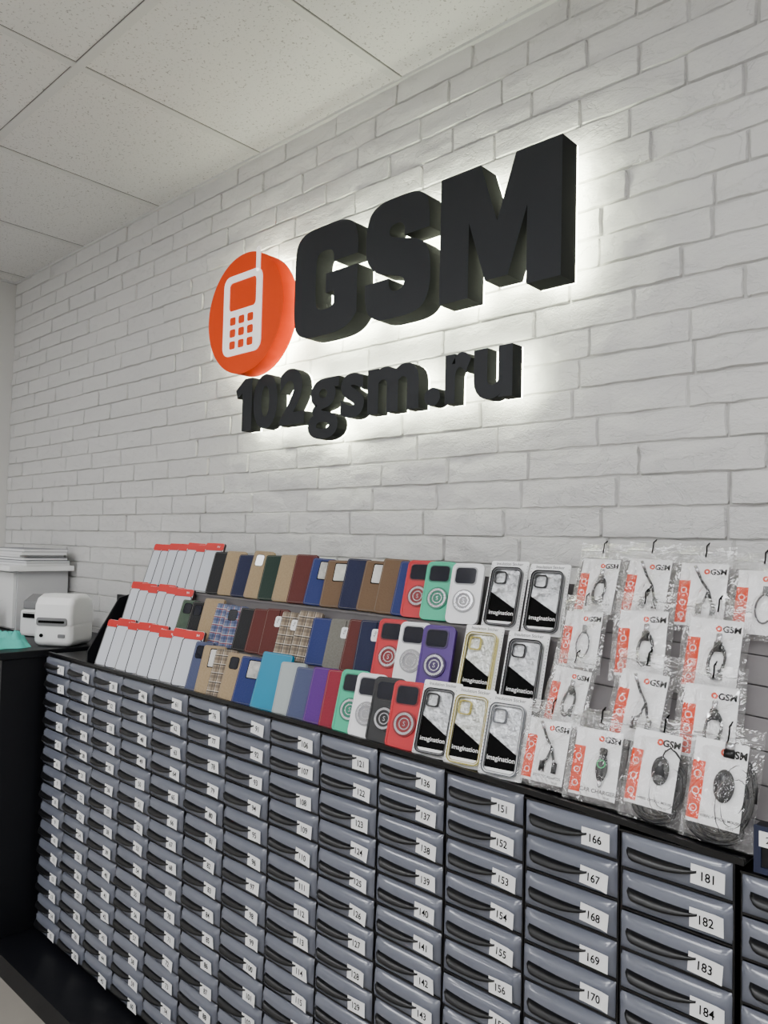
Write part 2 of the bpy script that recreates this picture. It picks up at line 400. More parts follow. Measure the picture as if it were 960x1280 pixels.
e=add('phone_emblem_disc',None,label='round orange sign disc with white mobile phone icon on white brick',cat='sign',loc=(-1.844,0,H+.678))
b=MB(); b.prism(circ(.182,n=72),W(1.352),W(1.408),M_orange,M_orange_side); add('disc_body',b.mesh('disc'),parent=e)
b=MB(); b.prism(circ(.176,n=48),W(1.4085),W(1.414),M_halo); add('backlight_panel',b.mesh('h'),parent=e)
b=MB(); y0=W(1.352)
b.ring(rr(.186,.245,.03,-.006,0,6),rr(.134,.088,.014,-.006,.058,6),y0-.003,y0-.0002,M_icon)
b.prism(rr(.018,.075,.009,.066,.148,4),y0-.003,y0-.0002,M_icon)
add('phone_icon',b.mesh('icon',recalc=True),parent=e,label='white mobile phone outline with antenna')
for i in range(3):
    for j in range(3):
        b=MB(); b.prism(rr(.027,.024,.005,-.006+(i-1)*.043,-.018-j*.0365,3),y0-.0045,y0-.003,M_orange)
        add('phone_key',b.mesh('key'),parent=e,label='small orange key on the icon')

# ---------------------------------------------------------------- base, counter
b=MB(); b.strip([(W(.97),0),(W(1.45),0),(W(1.45),Z(-1.285)),(W(.97),Z(-1.285))],[XL+.002,-2.5,-1.2,-.85,-.53,-.36,0,.6],lambda x:0 if x<-2.4 else zoff(x),M_black)
b.v=[(v[0],v[1],0 if v[2]<.03 else v[2]) for v in b.v]
add('base_platform',b.mesh('bp'),label='low black plinth running under the drawer towers',cat='plinth')
CTZ=-.378
e=add('service_counter',None,label='black laminate counter running out from the brick wall',cat='counter',loc=((XL-2.545)/2,W(1.0),Z(-1.284)))
ex=e.location.x; ey=e.location.y
hc=CTZ+1.284
b=MB(); b.box(XL+.003-ex,-2.550-ex,W(.972)-ey,W(1.44)-ey,0,hc-.024,M_black); add('counter_body',b.mesh('cb'),parent=e)
b=MB(); b.box(XL+.003-ex,-2.540-ex,W(.955)-ey,W(1.445)-ey,hc-.023,hc,M_black); add('counter_top',b.mesh('ct'),parent=e,bevel=.002)
CT=Z(CTZ)

# ---------------------------------------------------------------- drawer towers
PW=.1662; RH=.0587; TOPZ=-.399
dw=PW-.007; dh=RH-.0066
def drawer_mesh():
    b=MB(); nu=12; nv=8
    for j in range(nv+1):
        for i in range(nu+1):
            u=i/nu*2-1; v=j/nv
            uu=math.copysign(1-(1-abs(u))**1.6,u)
            x=uu*dw/2; z=v*dh
            y=-.0065*(math.sin(math.pi*min(1,v*.9+.12)))**.6*(1-abs(uu)**10)
            if abs(u)==1 or j in(0,nv): y=.006 if j==nv else .004
            b.v.append((x,y,z))
    mi=b.mi(M_draw)
    for j in range(nv):
        for i in range(nu):
            a=j*(nu+1)+i; b.f.append((a,a+1,a+nu+2,a+nu+1)); b.m.append(mi)
    b.box(-dw/2+.004,dw/2-.004,.004,.24,.002,dh-.010,M_draw)
    return b.mesh('drawer',smooth=True)
def handle_mesh():
    b=MB(); n=20
    mi=b.mi(M_blackp)
    for i in range(n+1):
        t=i/n; s=min(1.0,(t*9+.4))*(1-t**3.2)**.9
        x=-.066+t*.106
        zt=.0340-.003*t-.002*math.sin(math.pi*t); zb=zt-.0020-.0118*s
        yo=-.0070-.0092*s
        b.v+=[(x,-.0060,zt),(x,-.0075-.004*s,zt-.35*(zt-zb)),(x,yo,zb+.0035),(x,yo,zb),(x,-.004,zb-.001*s),(x,.002,(zt+zb)/2)]
    k=6
    for i in range(n):
        for j in range(k):
            a=i*k+j; c=i*k+(j+1)%k; b.f.append((a,c,c+k,a+k)); b.m.append(mi)
    b.f.append(tuple(range(k))); b.f.append(tuple(range((n+1)*k-1,n*k-1,-1))); b.m+=[mi]*2
    return b.mesh('handle',smooth=True)
me_d=drawer_mesh(); me_h=handle_mesh()
def tower(x0,first,dz=0,yaw=0,dy=0):
    cx=x0+PW/2
    e=add('drawer_tower',None,label='tall grey plastic drawer tower with black handles and number stickers',cat='drawer cabinet',group='numbered drawer towers under the display',loc=(cx,W(1.10)+dy,Z(TOPZ-15*RH)+zoff(cx)+dz+.001))
    b=MB(); w=PW/2-.0012; h=15*RH
    b.box(-w,w,.004+.24,.252,0,h,M_blackp)
    b.box(-w,-w+.003,.004,.25,0,h,M_blackp); b.box(w-.003,w,.004,.25,0,h,M_blackp)
    b.box(-w,w,.0,.25,h-.003,h,M_blackp)
    for r_ in range(15): b.box(-w+.0025,w-.0025,.0035,.25,r_*RH,r_*RH+.003,M_blackp)
    add('cabinet_frame',b.mesh('frame'),parent=e)
    for r_ in range(15):
        z0=(14-r_)*RH+.0042
        o=add('drawer',me_d,parent=e,loc=(random.uniform(-.0006,.0006),random.uniform(-.003,.0005),z0))
        add('handle',me_h,parent=o)
        b=MB(); lw=.047; lh=.027; rt=math.radians(random.uniform(-6,3)); cxx=.050+random.uniform(-.003,.001); cz=.022+random.uniform(-.003,.003)
        c,s=math.cos(rt),math.sin(rt); n=len(b.v)
        for j in range(2):
            for i in range(5):
                a=(i/4-.5)*lw; q=(j-.5)*lh
                b.v.append((cxx+a*c-q*s,-.0084-(.003 if i==4 else 0)*random.random(),cz+a*s+q*c))
        mi=b.mi(M_paper)
        for i in range(4): b.f.append((n+i,n+i+1,n+i+6,n+i+5)); b.m.append(mi)
        b.text(str(first+r_),cxx,cz,-.0092,.0175,M_ink,rot=rt,off=.012,sx=.88)
        add('number_label',b.mesh('nl',recalc=False),parent=o,label='white paper sticker numbered %d'%(first+r_))
X0=-.356-13*PW
for k in range(13): tower(X0+k*PW,1+15*k)
tower(-.356+.004,196,dz=-.002,dy=.004)

# ---------------------------------------------------------------- display rack
TIER=[(1.120,-.397),(1.196,-.287),(1.270,-.160)]
TH=math.radians(19)
xsA=[-2.235,-1.9,-1.6,-1.3,-1.2,-1.0,-.85,-.715]; xsB=[-.712,-.62,-.53,-.45,-.36,-.20]
e=add('display_rack',None,label='stepped grey display rack with black rail on top of drawer towers',cat='display rack',loc=(-1.3,W(1.2),Z(-.398)))
off=Vector((-1.3,W(1.2),Z(-.398)))
def shift(b): b.v=[(v[0]-off.x,v[1]-off.y,v[2]-off.z) for v in b.v]; return b
b=MB()
b.strip([(W(1.098),Z(-.3955)),(W(1.34),Z(-.3955)),(W(1.34),Z(-.3935)),(W(1.1045),Z(-.3935)),(W(1.1045),Z(-.3865)),(W(1.098),Z(-.3865))],[-2.50]+xsA[1:]+xsB[1:-1]+[-.344],zoff,M_blackp)
add('base_rail',shift(b).mesh('rail'),parent=e,label='black front rail')
b=MB()
for k in(1,2):
    yc,zc=TIER[k]; f=yc-.020
    b.strip([(W(f),Z(zc-.004)),(W(f+.06),Z(zc-.004)),(W(f+.06),Z(zc)),(W(f),Z(zc))],xsA,zoff,M_rack)
    b.strip([(W(f+.004),Z(zc-.004)),(W(f+.004),Z(-.392)),(W(f+.008),Z(-.392)),(W(f+.008),Z(zc-.004))],xsA,zoff,M_rack)
b.strip([(W(1.329),Z(-.392)),(W(1.334),Z(-.392)),(W(1.334),Z(-.06)),(W(1.329),Z(-.06))],xsA,zoff,M_rack)
add('stepped_shelves',shift(b).mesh('steps'),parent=e)
b=MB()
for k in range(9):
    z0=-.388+k*.0425; y0=1.130+k*.0228
    b.strip([(W(y0),Z(z0)),(W(y0+.006),Z(z0)),(W(y0+.006+.022),Z(z0+.0405)),(W(y0+.022),Z(z0+.0405))],xsB,zoff,M_rack)
    b.strip([(W(y0+.012),Z(z0)),(W(y0+.016),Z(z0)),(W(y0+.037),Z(z0+.0415)),(W(y0+.033),Z(z0+.0415))],xsB,zoff,M_rack)
add('slatted_back',shift(b).mesh('slats'),parent=e,label='slanted grey slat board')
b=MB()
b.xprism([(W(1.102),Z(-.391)),(W(1.35),Z(-.391)),(W(1.35),Z(-.15)),(W(1.20),Z(-.19)),(W(1.102),Z(-.35))],-2.244,-2.238,M_black)
b.box(-2.50,-2.244,W(1.33),W(1.34),Z(-.39),Z(-.2),M_black)
add('end_panel',shift(b).mesh('end'),parent=e,label='black side panel')

# ---------------------------------------------------------------- item builders (cached part meshes)
SP={}
def spec_wallet(key,m,w=.072,L=.125,t=.009,window=None,tab=False,tag=False,cam=False,inner=(150,140,125)):
    if key in SP: return SP[key]
    mi_=mat('inner_%d'%inner[0],inner,.8)
    b=MB()
    b.prism(rr(w,L,.006,0,L/2,3),-t,-t+.0022,m)
    b.prism(rr(w,L,.006,0,L/2,3),-.0022,0,m)
    b.prism(rr(w-.006,L-.006,.005,.0,L/2,3),-t+.0022,-.0022,mi_)
    n=6; pr=[(-w/2+.003-.0045*math.sin(math.pi*i/n),-t/2-(t/2)*math.cos(math.pi*i/n)) for i in range(n+1)]
    k=len(pr); nn=len(b.v)
    for z in(.004,L-.004): b.v+=[(p[0],p[1],z) for p in pr]
    for i in range(k-1): b.f.append((nn+i,nn+i+1,nn+k+i+1,nn+k+i)); b.m.append(b.mi(m))
    parts=[('leather_cover',b.mesh('cover'),None)]
    b=MB(); b.ring(rr(w-.0050,L-.0050,.005,0,L/2,4),rr(w-.0060,L-.0060,.0046,0,L/2,4),-t-.0002,-t+.0002,M_thread)
    parts.append(('stitching',b.mesh('st'),None))
    if window:
        b=MB(); b.prism(rr(w*.46,L*.36,.003,w*.1,L*.74,3),-t-.0006,-t+.0001,mat('window_photo_'+window,{'g':(165,175,165),'s':(185,185,190),'d':(50,56,70)}[window],.12,coat=.6,var=(60,(240,237,228))))
        b.ring(rr(w*.52,L*.40,.003,w*.1,L*.74,3),rr(w*.46,L*.36,.003,w*.1,L*.74,3),-t-.0008,-t+.0001,M_ink)
        parts.append(('display_window',b.mesh('win'),None))
    if cam:
        b=MB(); b.prism(rr(.026,.030,.006,-w*.14,L-.026,4),-t-.0005,-t+.0001,M_lens); b.ring(rr(.028,.032,.007,-w*.14,L-.026,4),rr(.026,.030,.006,-w*.14,L-.026,4),-t-.0009,-t+.0001,M_ink)
        parts.append(('camera_cutout',b.mesh('cc'),None))
    if tab:
        b=MB(); b.box(w/2-.014,w/2+.001,-t-.0016,-.001,L*.44,L*.56,m); parts.append(('closure_tab',b.mesh('tab'),None))
    if tag:
        b=MB(); b.prism(rr(.018,.027,.005,.008,L-.032,4),-t-.0016,-t-.0008,M_paper); b.tube([(.008,-t-.001,L-.018),(.008,-t-.001,L-.004),(.008,-t*.5,L+.001)],.0006,M_ink,5)
        b.text('A30',.008,L-.030,-t-.0018,.0075,M_ink,rot=1.2)
        parts.append(('price_tag',b.mesh('tag'),None))
    SP[key]=parts; return parts
def spec_ring(key,c):
    if key in SP: return SP[key]
    m=mat('case_'+key,c,.38,coat=.15); t=.010; w=.070; L=.128
    dk=mat('case_dark_'+key,tuple(int(x*.66) for x in c),.35,coat=.2)
    b=MB(); b.prism(rr(w,L,.011,0,L/2,5),-t,0,m); b.ring(rr(w+.0015,L+.0015,.012,0,L/2,5),rr(w-.006,L-.006,.009,0,L/2,5),-t-.0012,-t+.003,m)
    parts=[('case_shell',b.mesh('shell'),None)]
    b=MB(); b.prism(rr(.050,.039,.008,-.003,L-.0265,4),-t-.0018,-t+.001,dk); b.prism(rr(.045,.034,.007,-.003,L-.0265,4),-t-.0024,-t-.0018,M_lens)
    parts.append(('camera_window',b.mesh('cam'),None))
    b=MB(); b.ring(circ(.0245,0,.047,32),circ(.0210,0,.047,32),-t-.0034,-t-.0005,dk); b.ring(circ(.0210,0,.047,32),circ(.0165,0,.047,32),-t-.0046,-t-.0005,M_chrome)
    b.prism(circ(.0165,0,.047,28),-t-.0024,-t-.0005,dk); b.ring(circ(.0115,0,.047,20),circ(.0095,0,.047,20),-t-.003,-t-.0024,M_chrome)
    b.text('S',0,.047,-t-.0028,.013,M_chrome)
    parts.append(('ring_holder',b.mesh('ring'),None))
    SP[key]=parts; return parts
def spec_protector(key,rb):
    if key in SP: return SP[key]
    w=.072;L=.148;t=.008
    b=MB(); b.prism(rr(w,L,.006,0,L/2,3),-t,0,M_whitec,M_pside)
    parts=[('pack_card',b.mesh('pc'),None)]
    b=MB(); b.ring(rr(w-.0010,L-.022,.008,0,L/2-.010,4),rr(w-.0062,L-.0272,.007,0,L/2-.010,4),-t-.0014,-t,M_pframe if rb else M_gray)
    b.prism(rr(w-.0062,L-.0272,.007,0,L/2-.010,4),-t-.0008,-t,M_glassw)
    parts.append(('protector_glass',b.mesh('pg'),None))
    b=MB(); b.prism(rr(w-.001,.022,.006,0,L-.0118,4),-t-.0018,-t,M_red)
    b.text('9H',.016,L-.0118,-t-.0020,.009,M_paper)
    parts.append(('red_header',b.mesh('rh',recalc=False),None))
    SP[key]=parts; return parts
def spec_pack(key,frame,inner):
    if key in SP: return SP[key]
    w=.083;L=.142;t=.011
    b=MB(); b.prism(rr(w,L,.003,0,L/2,2),-.0015,0,M_whitec)
    for z in [i*.006 for i in range(1,23)]:
        for x in(-w/2+.0025,w/2-.0025): b.prism(circ(.0009,x,z,6),-.0019,-.0015,M_gray)
    b.text('Insulation Sticker',0,L-.006,-.0019,.0085,M_ink)
    parts=[('pack_card',b.mesh('pc'),None)]
    mf=mat('bumper_'+key,frame,.15,coat=1,metal=.7)
    cw=.068; cl=.122; cz=.066
    b=MB(); b.ring(rr(cw,cl,.013,0,cz,6),rr(cw-.004,cl-.004,.011,0,cz,6),-t,-.0016,mf)
    b.ring(rr(cw-.004,cl-.004,.011,0,cz,6),rr(cw-.010,cl-.010,.009,0,cz,6),-t+.0022,-.0016,M_gray if key=='pack_black' else M_white)
    b.ring(rr(cw-.0085,cl-.0085,.009,0,cz,6),rr(cw-.010,cl-.010,.009,0,cz,6),-t+.0008,-.0016,mf)
    b.ring(rr(.026,.026,.006,-.012,cz+.038,4),rr(.0215,.0215,.005,-.012,cz+.038,4),-t,-.003,mf)
    parts.append(('case_bumper',b.mesh('bump'),None))
    mi_=mat('foil_'+key,inner,.18,metal=.6,coat=.5,var=(40,(240,242,244)),bump=(32,1,.012))
    b=MB(); b.prism(rr(cw-.010,cl-.010,.008,0,cz,5),-t+.005,-.002,mi_)
    a=cw/2-.0052; y=-t+.0046
    b.poly([(-a,y,.014),(a,y,.014),(a,y,.042),(-a,y,.074)],M_ink)
    b.text('imagination',0,.031,y-.0004,.0118,M_whitec,off=.004)
    b.box(-a,a,y-.0003,y,.010,.0155,M_whitec)
    parts.append(('printed_insert',b.mesh('ins'),None))
    SP[key]=parts; return parts
def pouch(w,L,puff,seed):
    b=MB(); nu=18; nv=26
    for side in(0,1):
        for j in range(nv+1):
            for i in range(nu+1):
                u=i/nu*2-1; v=j/nv
                fz=max(0,(1-abs(u)**4)*(1-abs(2*min(v/.84,1)-1)**4))
                q=Vector((u*3.2+seed,v*6,seed*3+side))
                nz=(noise.noise(q)*.004+abs(noise.noise(q*2.1))*.006)*min(1,fz*1.5)
                y=(-.0045-puff*fz*.8-nz) if side==0 else (-.0035+puff*.15*fz)
                if v>.86: y=-.0045-.0003*(1-side)+math.sin(u*4+seed)*.001
                b.v.append((u*w/2*(1+.012*math.sin(v*9+seed)),y,v*L))
    mi=b.mi(M_poly); N=(nu+1)*(nv+1)
    for s in(0,1):
        for j in range(nv):
            for i in range(nu):
                a=s*N+j*(nu+1)+i; b.f.append((a,a+1,a+nu+2,a+nu+1)); b.m.append(mi)
    b.box(-w/2+.001,w/2-.001,-.0066,-.0032,L*.885,L*.900,M_acry)
    return b
def spec_bag(key,kind,w=.096,L=.150,txt=''):
    if key in SP: return SP[key]
    puff=.015 if kind in('mouse','mouse2') else .009
    parts=[('plastic_pouch',pouch(w,L,puff,len(SP)*1.7).mesh('pouch',smooth=True,recalc=False),None)]
    big=kind in('mouse','mouse2')
    b=MB(); cw=w*(.74 if big else .80); ch=L*.72; z0=.010 if not big else .020; y=-.0045 if not big else -.0095
    ox=-w*.06 if big else 0
    b.box(ox-cw/2,ox+cw/2,y,y+.0008,z0,z0+ch,M_whitec)
    b.box(ox-cw/2,ox-cw/2+cw*.24,y-.0003,y,z0+ch*.04,z0+ch*.72,M_orp)
    for q in range(3): b.ring(circ(.0052,ox-cw/2+cw*.12,z0+ch*(.16+.2*q),12),circ(.0040,ox-cw/2+cw*.12,z0+ch*(.16+.2*q),12),y-.0006,y-.0003,M_whitec)
    b.ring(circ(.0048,ox+cw*.06,z0+ch*.87,14),circ(.0020,ox+cw*.06,z0+ch*.87,14),y-.0004,y,M_orp); b.text('GSM',ox+cw*.30,z0+ch*.87,y-.0004,.0135,M_ink,off=.035)
    if txt: b.text(txt,ox+cw*.12,z0+ch*.10,y-.0004,min(.0115,cw*1.25/len(txt)),M_ink,off=.01)
    b.text('VS-02',ox+cw*.32,z0+ch*.03,y-.0004,.0045,M_ink)
    parts.append(('product_card',b.mesh('card',recalc=False),None))
    b=MB(); yy=-.0085
    def coil(cx,cz,rx,rz,turns,r=.0014,ph=0,yb=None):
        P=[]; y_=yy if yb is None else yb
        for i in range(turns*18+1):
            a=2*math.pi*i/18+ph; k=1-.09*(i/18)+.05*math.sin(i*.7)
            P.append((cx+rx*k*math.cos(a),y_+.001*math.sin(a*1.3),cz+rz*k*math.sin(a)+.002*math.sin(i*.45)))
        b.tube(P,r,M_blackp,5)
    if kind=='cable':
        coil(.008,.052,.012,.026,2,.0020); b.box(.004,.011,yy-.002,yy+.002,.082,.096,M_chrome); b.box(.002,.013,yy-.0025,yy+.002,.068,.083,M_blackp); b.box(.012,.019,yy-.002,yy+.002,.028,.042,M_blackp)
    elif kind=='split':
        b.tube([(-.008,yy,.10),(.0,yy,.085),(.012,yy-.001,.07),(.006,yy,.05),(.0,yy,.045)],.0023,M_blackp,6); b.tube([(.012,yy-.001,.07),(.018,yy,.05),(.022,yy,.045)],.0023,M_blackp,6)
        b.box(-.005,.004,yy-.003,yy+.001,.028,.046,M_blackp); b.box(.018,.026,yy-.003,yy+.001,.028,.046,M_blackp); b.tube([(-.014,yy,.112),(-.008,yy,.1)],.003,M_chrome,8)
    elif kind=='charger':
        b.ellipsoid((.012,yy,.058),(.0100,.0038,.022),M_blackp); b.ellipsoid((.012,yy,.033),(.004,.003,.006),M_chrome); b.ring(circ(.007,.012,.064,14),circ(.0056,.012,.064,14),yy-.0044,yy-.002,mat('green_led_ring',(60,200,120),.4))
        b.prism(rr(.012,.014,.004,.012,.083,3),yy-.002,yy+.002,M_blackp)
    elif kind=='white':
        P=[(.008+.013*math.cos(2*math.pi*i/16),yy,.052+.024*math.sin(2*math.pi*i/16)) for i in range(33)]
        b.tube(P,.0015,M_gray,5); b.box(.004,.012,yy-.002,yy+.001,.075,.090,M_gray)
    elif kind=='mouse':
        yy=-.0130
        b.ellipsoid((.006,yy,.074),(.013,.0050,.021),M_blackp,18,12); b.ellipsoid((.006,yy-.0045,.083),(.0016,.0015,.004),M_gray,8,6)
        b.tube([(.006,yy,.092),(.009,yy,.103),(.016,yy,.108),(.024,yy+.001,.104),(.032,-.007,.095)],.0014,M_blackp,6)
        coil(.018,.052,.026,.040,5,.0021,yb=-.0068); coil(.004,.022,.035,.018,5,.0021,ph=1,yb=-.0065)
    elif kind=='mouse2':
        yy=-.0130
        b.ellipsoid((.004,yy,.072),(.014,.0050,.021),M_blackp,18,12); b.ellipsoid((.004,yy-.0045,.081),(.0016,.0015,.004),M_gray,8,6)
        coil(.019,.060,.026,.050,6,.0022,yb=-.0068); coil(-.002,.021,.041,.018,6,.0022,ph=1,yb=-.0065)
        b.box(.000,.012,yy-.003,yy+.002,.117,.128,M_chrome); b.box(-.001,.013,yy-.0035,yy+.0025,.108,.118,M_blackp)
    parts.append(('accessory',b.mesh('acc',smooth=True),None))
    b=MB(); b.tube([(0,-.0065,L*.86),(.001,-.008,L*.93),(0,-.0075,L*.99),(.002,-.002,L+.006),(.0,.0015,L+.001)],.0012,M_ink,6)
    parts.append(('hang_cord',b.mesh('cord'),None))
    SP[key]=parts; return parts

def put(name,parts,X,yc,zc,yaw,lean,label,cat,group,sc=1,dz=0,roll=0):
    mtx=Matrix.Translation((X,W(yc),Z(zc)+zoff(X)+.0036*(zc<-.39)+.0008+dz))@Matrix.Rotation(math.radians(yaw),4,'Z')@Matrix.Rotation(-lean,4,'X')@Matrix.Rotation(roll,4,'Y')@Matrix.Diagonal((sc[0],1,sc[1],1) if isinstance(sc,tuple) else (sc,sc,sc,1))
    e=add(name,None,label=label,cat=cat,group=group)
    e.matrix_basis=mtx
    e.empty_display_size=.02
    for nm,me,lb in parts: add(nm,me,parent=e,label=lb)
    return e
def lea(n,c,r_=.6): return mat(n,c,r_,bump=(220,.6,.0018),spec=.35)
NAVY=lea('leather_navy',(13,21,58)); BLK=lea('leather_black',(11,12,16)); BEI=mat('fabric_beige',(178,156,124),.8,bump=(420,.8,.002),var=(220,(146,126,98)),spec=.2)
GRN=lea('leather_green',(16,42,32)); BRN=lea('leather_brown',(84,28,22)); GRY=mat('fabric_grey',(130,128,120),.8,bump=(420,.8,.002),var=(220,(100,98,92)),spec=.2)
KRF=lea('leather_tan',(104,80,56)); BLU=lea('leather_blue',(9,34,100),.5); TUR=mat('glossy_turquoise',(0,128,164),.35,bump=(60,.3,.002),spec=.3)
LGR=lea('leather_light_grey',(164,172,172)); SLA=lea('leather_slate',(68,76,108)); PUR=lea('leather_purple',(82,24,122),.5); MAR=lea('leather_maroon',(134,12,42),.5)
PB=plaid_mat('plaid_blue',(104,116,146),(32,46,88),(140,48,48)); PG=plaid_mat('plaid_tan',(150,134,114),(74,64,58),(28,28,32)); CAM=mat('camo_green',(24,54,42),.6,var=(60,(70,88,66)))
WL={'navy':NAVY,'black':BLK,'beige':BEI,'green':GRN,'brown':BRN,'grey':GRY,'tan':KRF,'blue':BLU,'turquoise':TUR,'light grey':LGR,'slate':SLA,'purple':PUR,'maroon':MAR,'blue plaid':PB,'tan plaid':PG,'green camouflage':CAM}
def wal(tier,X,c,w=.068,L=.125,window=None,tab=False,tag=False,cam=False,yaw=14,lean=TH,dz=0):
    yc,zc=TIER[tier]
    key='w_%s_%.3f_%.3f_%s_%d_%d_%d'%(c,w,L,window,tab,tag,cam)
    lb='%s flip phone case'%c+(' with clear window' if window else '')+(' with white price tag' if tag else '')+' on display rack'
    put('phone_wallet_case',spec_wallet(key,WL[c],w,L,t=.0085,window=window,tab=tab,tag=tag,cam=cam),X,yc,zc,yaw+random.uniform(-2,2),lean,lb,'phone case','flip phone cases on the display rack',sc=(1,random.uniform(.93,1.06)),dz=dz,roll=random.uniform(-.02,.045))
def prot(tier,X,yaw=13,i=0):
    yc,zc=TIER[tier]
    put('screen_protector_pack',spec_protector('prot%d'%(i%2),i%2),X,yc,zc,yaw+random.uniform(-1.5,1.5),TH,'white screen protector pack with red header on display rack','screen protector','screen protector packs on the display rack',sc=(1,random.uniform(.94,1.02)),roll=random.uniform(0,.05))
RC={'red':(190,18,34),'mint':(44,180,140),'white':(236,236,238),'black':(14,15,18),'purple':(66,20,118)}
def ring(tier,X,c,yaw=14):
    yc,zc=TIER[tier]
    put('ring_phone_case',spec_ring('ring_'+c,RC[c]),X,yc,zc,yaw,TH,'%s hard phone case with camera cover and ring holder'%c,'phone case','ring holder phone cases on the display rack')
def pack(tier,X,c,yaw=7):
    yc,zc=TIER[tier]
    fr={'black':(20,20,24),'gold':(200,186,90),'silver':(110,112,118)}[c]
    put('boxed_clear_case',spec_pack('pack_'+c,fr,{'black':(60,64,70),'gold':(104,106,70),'silver':(100,104,110)}[c]),X,yc,zc,yaw,TH,'clear phone case with %s bumper on printed card'%c,'phone case','carded clear phone cases on the display rack')
for i in range(7): prot(2,-2.17+i*.048,i=i)
for X,c,kw in((-1.825,'black',{}),(-1.765,'beige',{'tab':True}),(-1.705,'navy',{}),(-1.645,'beige',{'cam':True}),(-1.585,'green',{}),(-1.525,'beige',{}),(-1.465,'brown',{'tab':True})): wal(2,X,c,w=.066,L=.128,**kw)
for X,c,wn in((-1.40,'blue','d'),(-1.34,'tan','g'),(-1.275,'navy',None),(-1.215,'tan','s'),(-1.16,'tan',None)): wal(2,X,c,L=.126,window=wn)
wal(2,-1.118,'blue',w=.05,L=.126)
ring(2,-1.075,'red'); ring(2,-1.02,'mint'); ring(2,-.950,'white'); pack(2,-.858,'black'); pack(2,-.765,'black')
for i in range(6): prot(1,-2.165+i*.050,i=i)
for X,c,kw in((-1.865,'green camouflage',{'cam':True}),(-1.81,'black',{'cam':True}),(-1.755,'beige',{}),(-1.70,'blue plaid',{}),(-1.645,'blue plaid',{'cam':True}),(-1.59,'black',{}),(-1.535,'brown',{}),(-1.48,'brown',{'tag':True}),(-1.422,'tan plaid',{'tag':True}),(-1.365,'tan plaid',{}),(-1.305,'blue',{}),(-1.245,'grey',{'tag':True}),(-1.19,'brown',{}),(-1.148,'navy',{'tag':True})):
    wal(1,X,c,L=.118,**kw)
ring(1,-1.09,'red'); ring(1,-1.028,'white'); ring(1,-.965,'purple'); pack(1,-.865,'gold'); pack(1,-.765,'black')
for i in range(8): prot(0,-2.165+i*.060,i=i)
for X,c,kw in((-1.685,'slate',{'w':.06,'cam':True}),(-1.635,'beige',{'window':'s'}),(-1.585,'tan plaid',{}),(-1.535,'beige',{'cam':True}),(-1.475,'blue',{'window':'d','w':.074}),(-1.395,'turquoise',{'w':.088,'L':.132}),(-1.325,'light grey',{}),(-1.275,'slate',{}),(-1.22,'purple',{'tab':True}),(-1.17,'maroon',{})):
    kw.setdefault('L',.120); wal(0,X,c,**kw)
ring(0,-1.125,'mint'); ring(0,-1.078,'white'); ring(0,-1.028,'black'); ring(0,-.975,'red')
pack(0,-.905,'black',9); pack(0,-.829,'gold',9); pack(0,-.752,'silver',9)
BL=math.radians(20)
def bag(X,row,key,kind,txt='',yaw=3,sc=1,lab='',roll=0):
    put('accessory_bag',spec_bag(key,kind,txt=txt),X,1.117+.050*row,-.3905+.092*row,yaw,BL,'clear zip bag with %s and orange-striped card'%lab,'packaged accessory','bagged phone accessories on the slat board',sc=sc,roll=roll)
bag(-.668,0,'b_split','split','SPLITTER ADAPTER',lab='black splitter cable',sc=(.98,.95))
bag(-.578,0,'b_char','charger','CAR CHARGER',lab='small car charger',sc=(1.0,.97),yaw=4)
bag(-.482,0,'b_mouse','mouse','WIRED OPTICAL MOUSE',lab='black mouse',sc=(1.0,1.03),yaw=5,roll=.05)
bag(-.388,0,'b_mouse2','mouse2','WIRED OPTICAL MOUSE',lab='black mouse and coiled cord',sc=(1.02,1.10),yaw=5,roll=.04)
for X,row,k,s in((-.662,1,'cable',.90),(-.535,1,'split',1.03),(-.422,1,'cable',1.02),(-.660,2,'white',.93),(-.548,2,'cable',1.05),(-.436,2,'cable',1.06),(-.658,3,'cable',.95),(-.567,3,'split',1.0),(-.470,3,'split',1.0),(-.380,3,'white',.97),(-.290,3,'cable',.95)):
    bag(X,row,'b_'+k+'_s%d'%(row%2),k,'',lab={'cable':'coiled black cable','split':'black adapter','white':'grey cable'}[k],sc=(s,s),yaw=random.uniform(-2,6),roll=random.uniform(-.04,.07))

e=add('navy_storage_box',None,label='dark navy box with small white label on top of drawers',cat='box',loc=(-.255,W(1.122),Z(-.398)+zoff(-.255)+.004))
b=MB(); b.box(-.075,.075,-.020,.003,0,.062,M_black); b.ring([(-.077,-.0),(.077,0),(.077,.062),(-.077,.062)],[(-.068,.008),(.068,.008),(.068,.054),(-.068,.054)],-.023,-.019,mat('navy_edge',(22,30,58),.4)); add('box_body',b.mesh('bx'),parent=e)
b=MB(); b.box(-.070,-.035,-.0245,-.0235,.036,.056,M_paper); b.text('210',-.052,.046,-.025,.013,M_ink); add('box_label',b.mesh('bl'),parent=e)

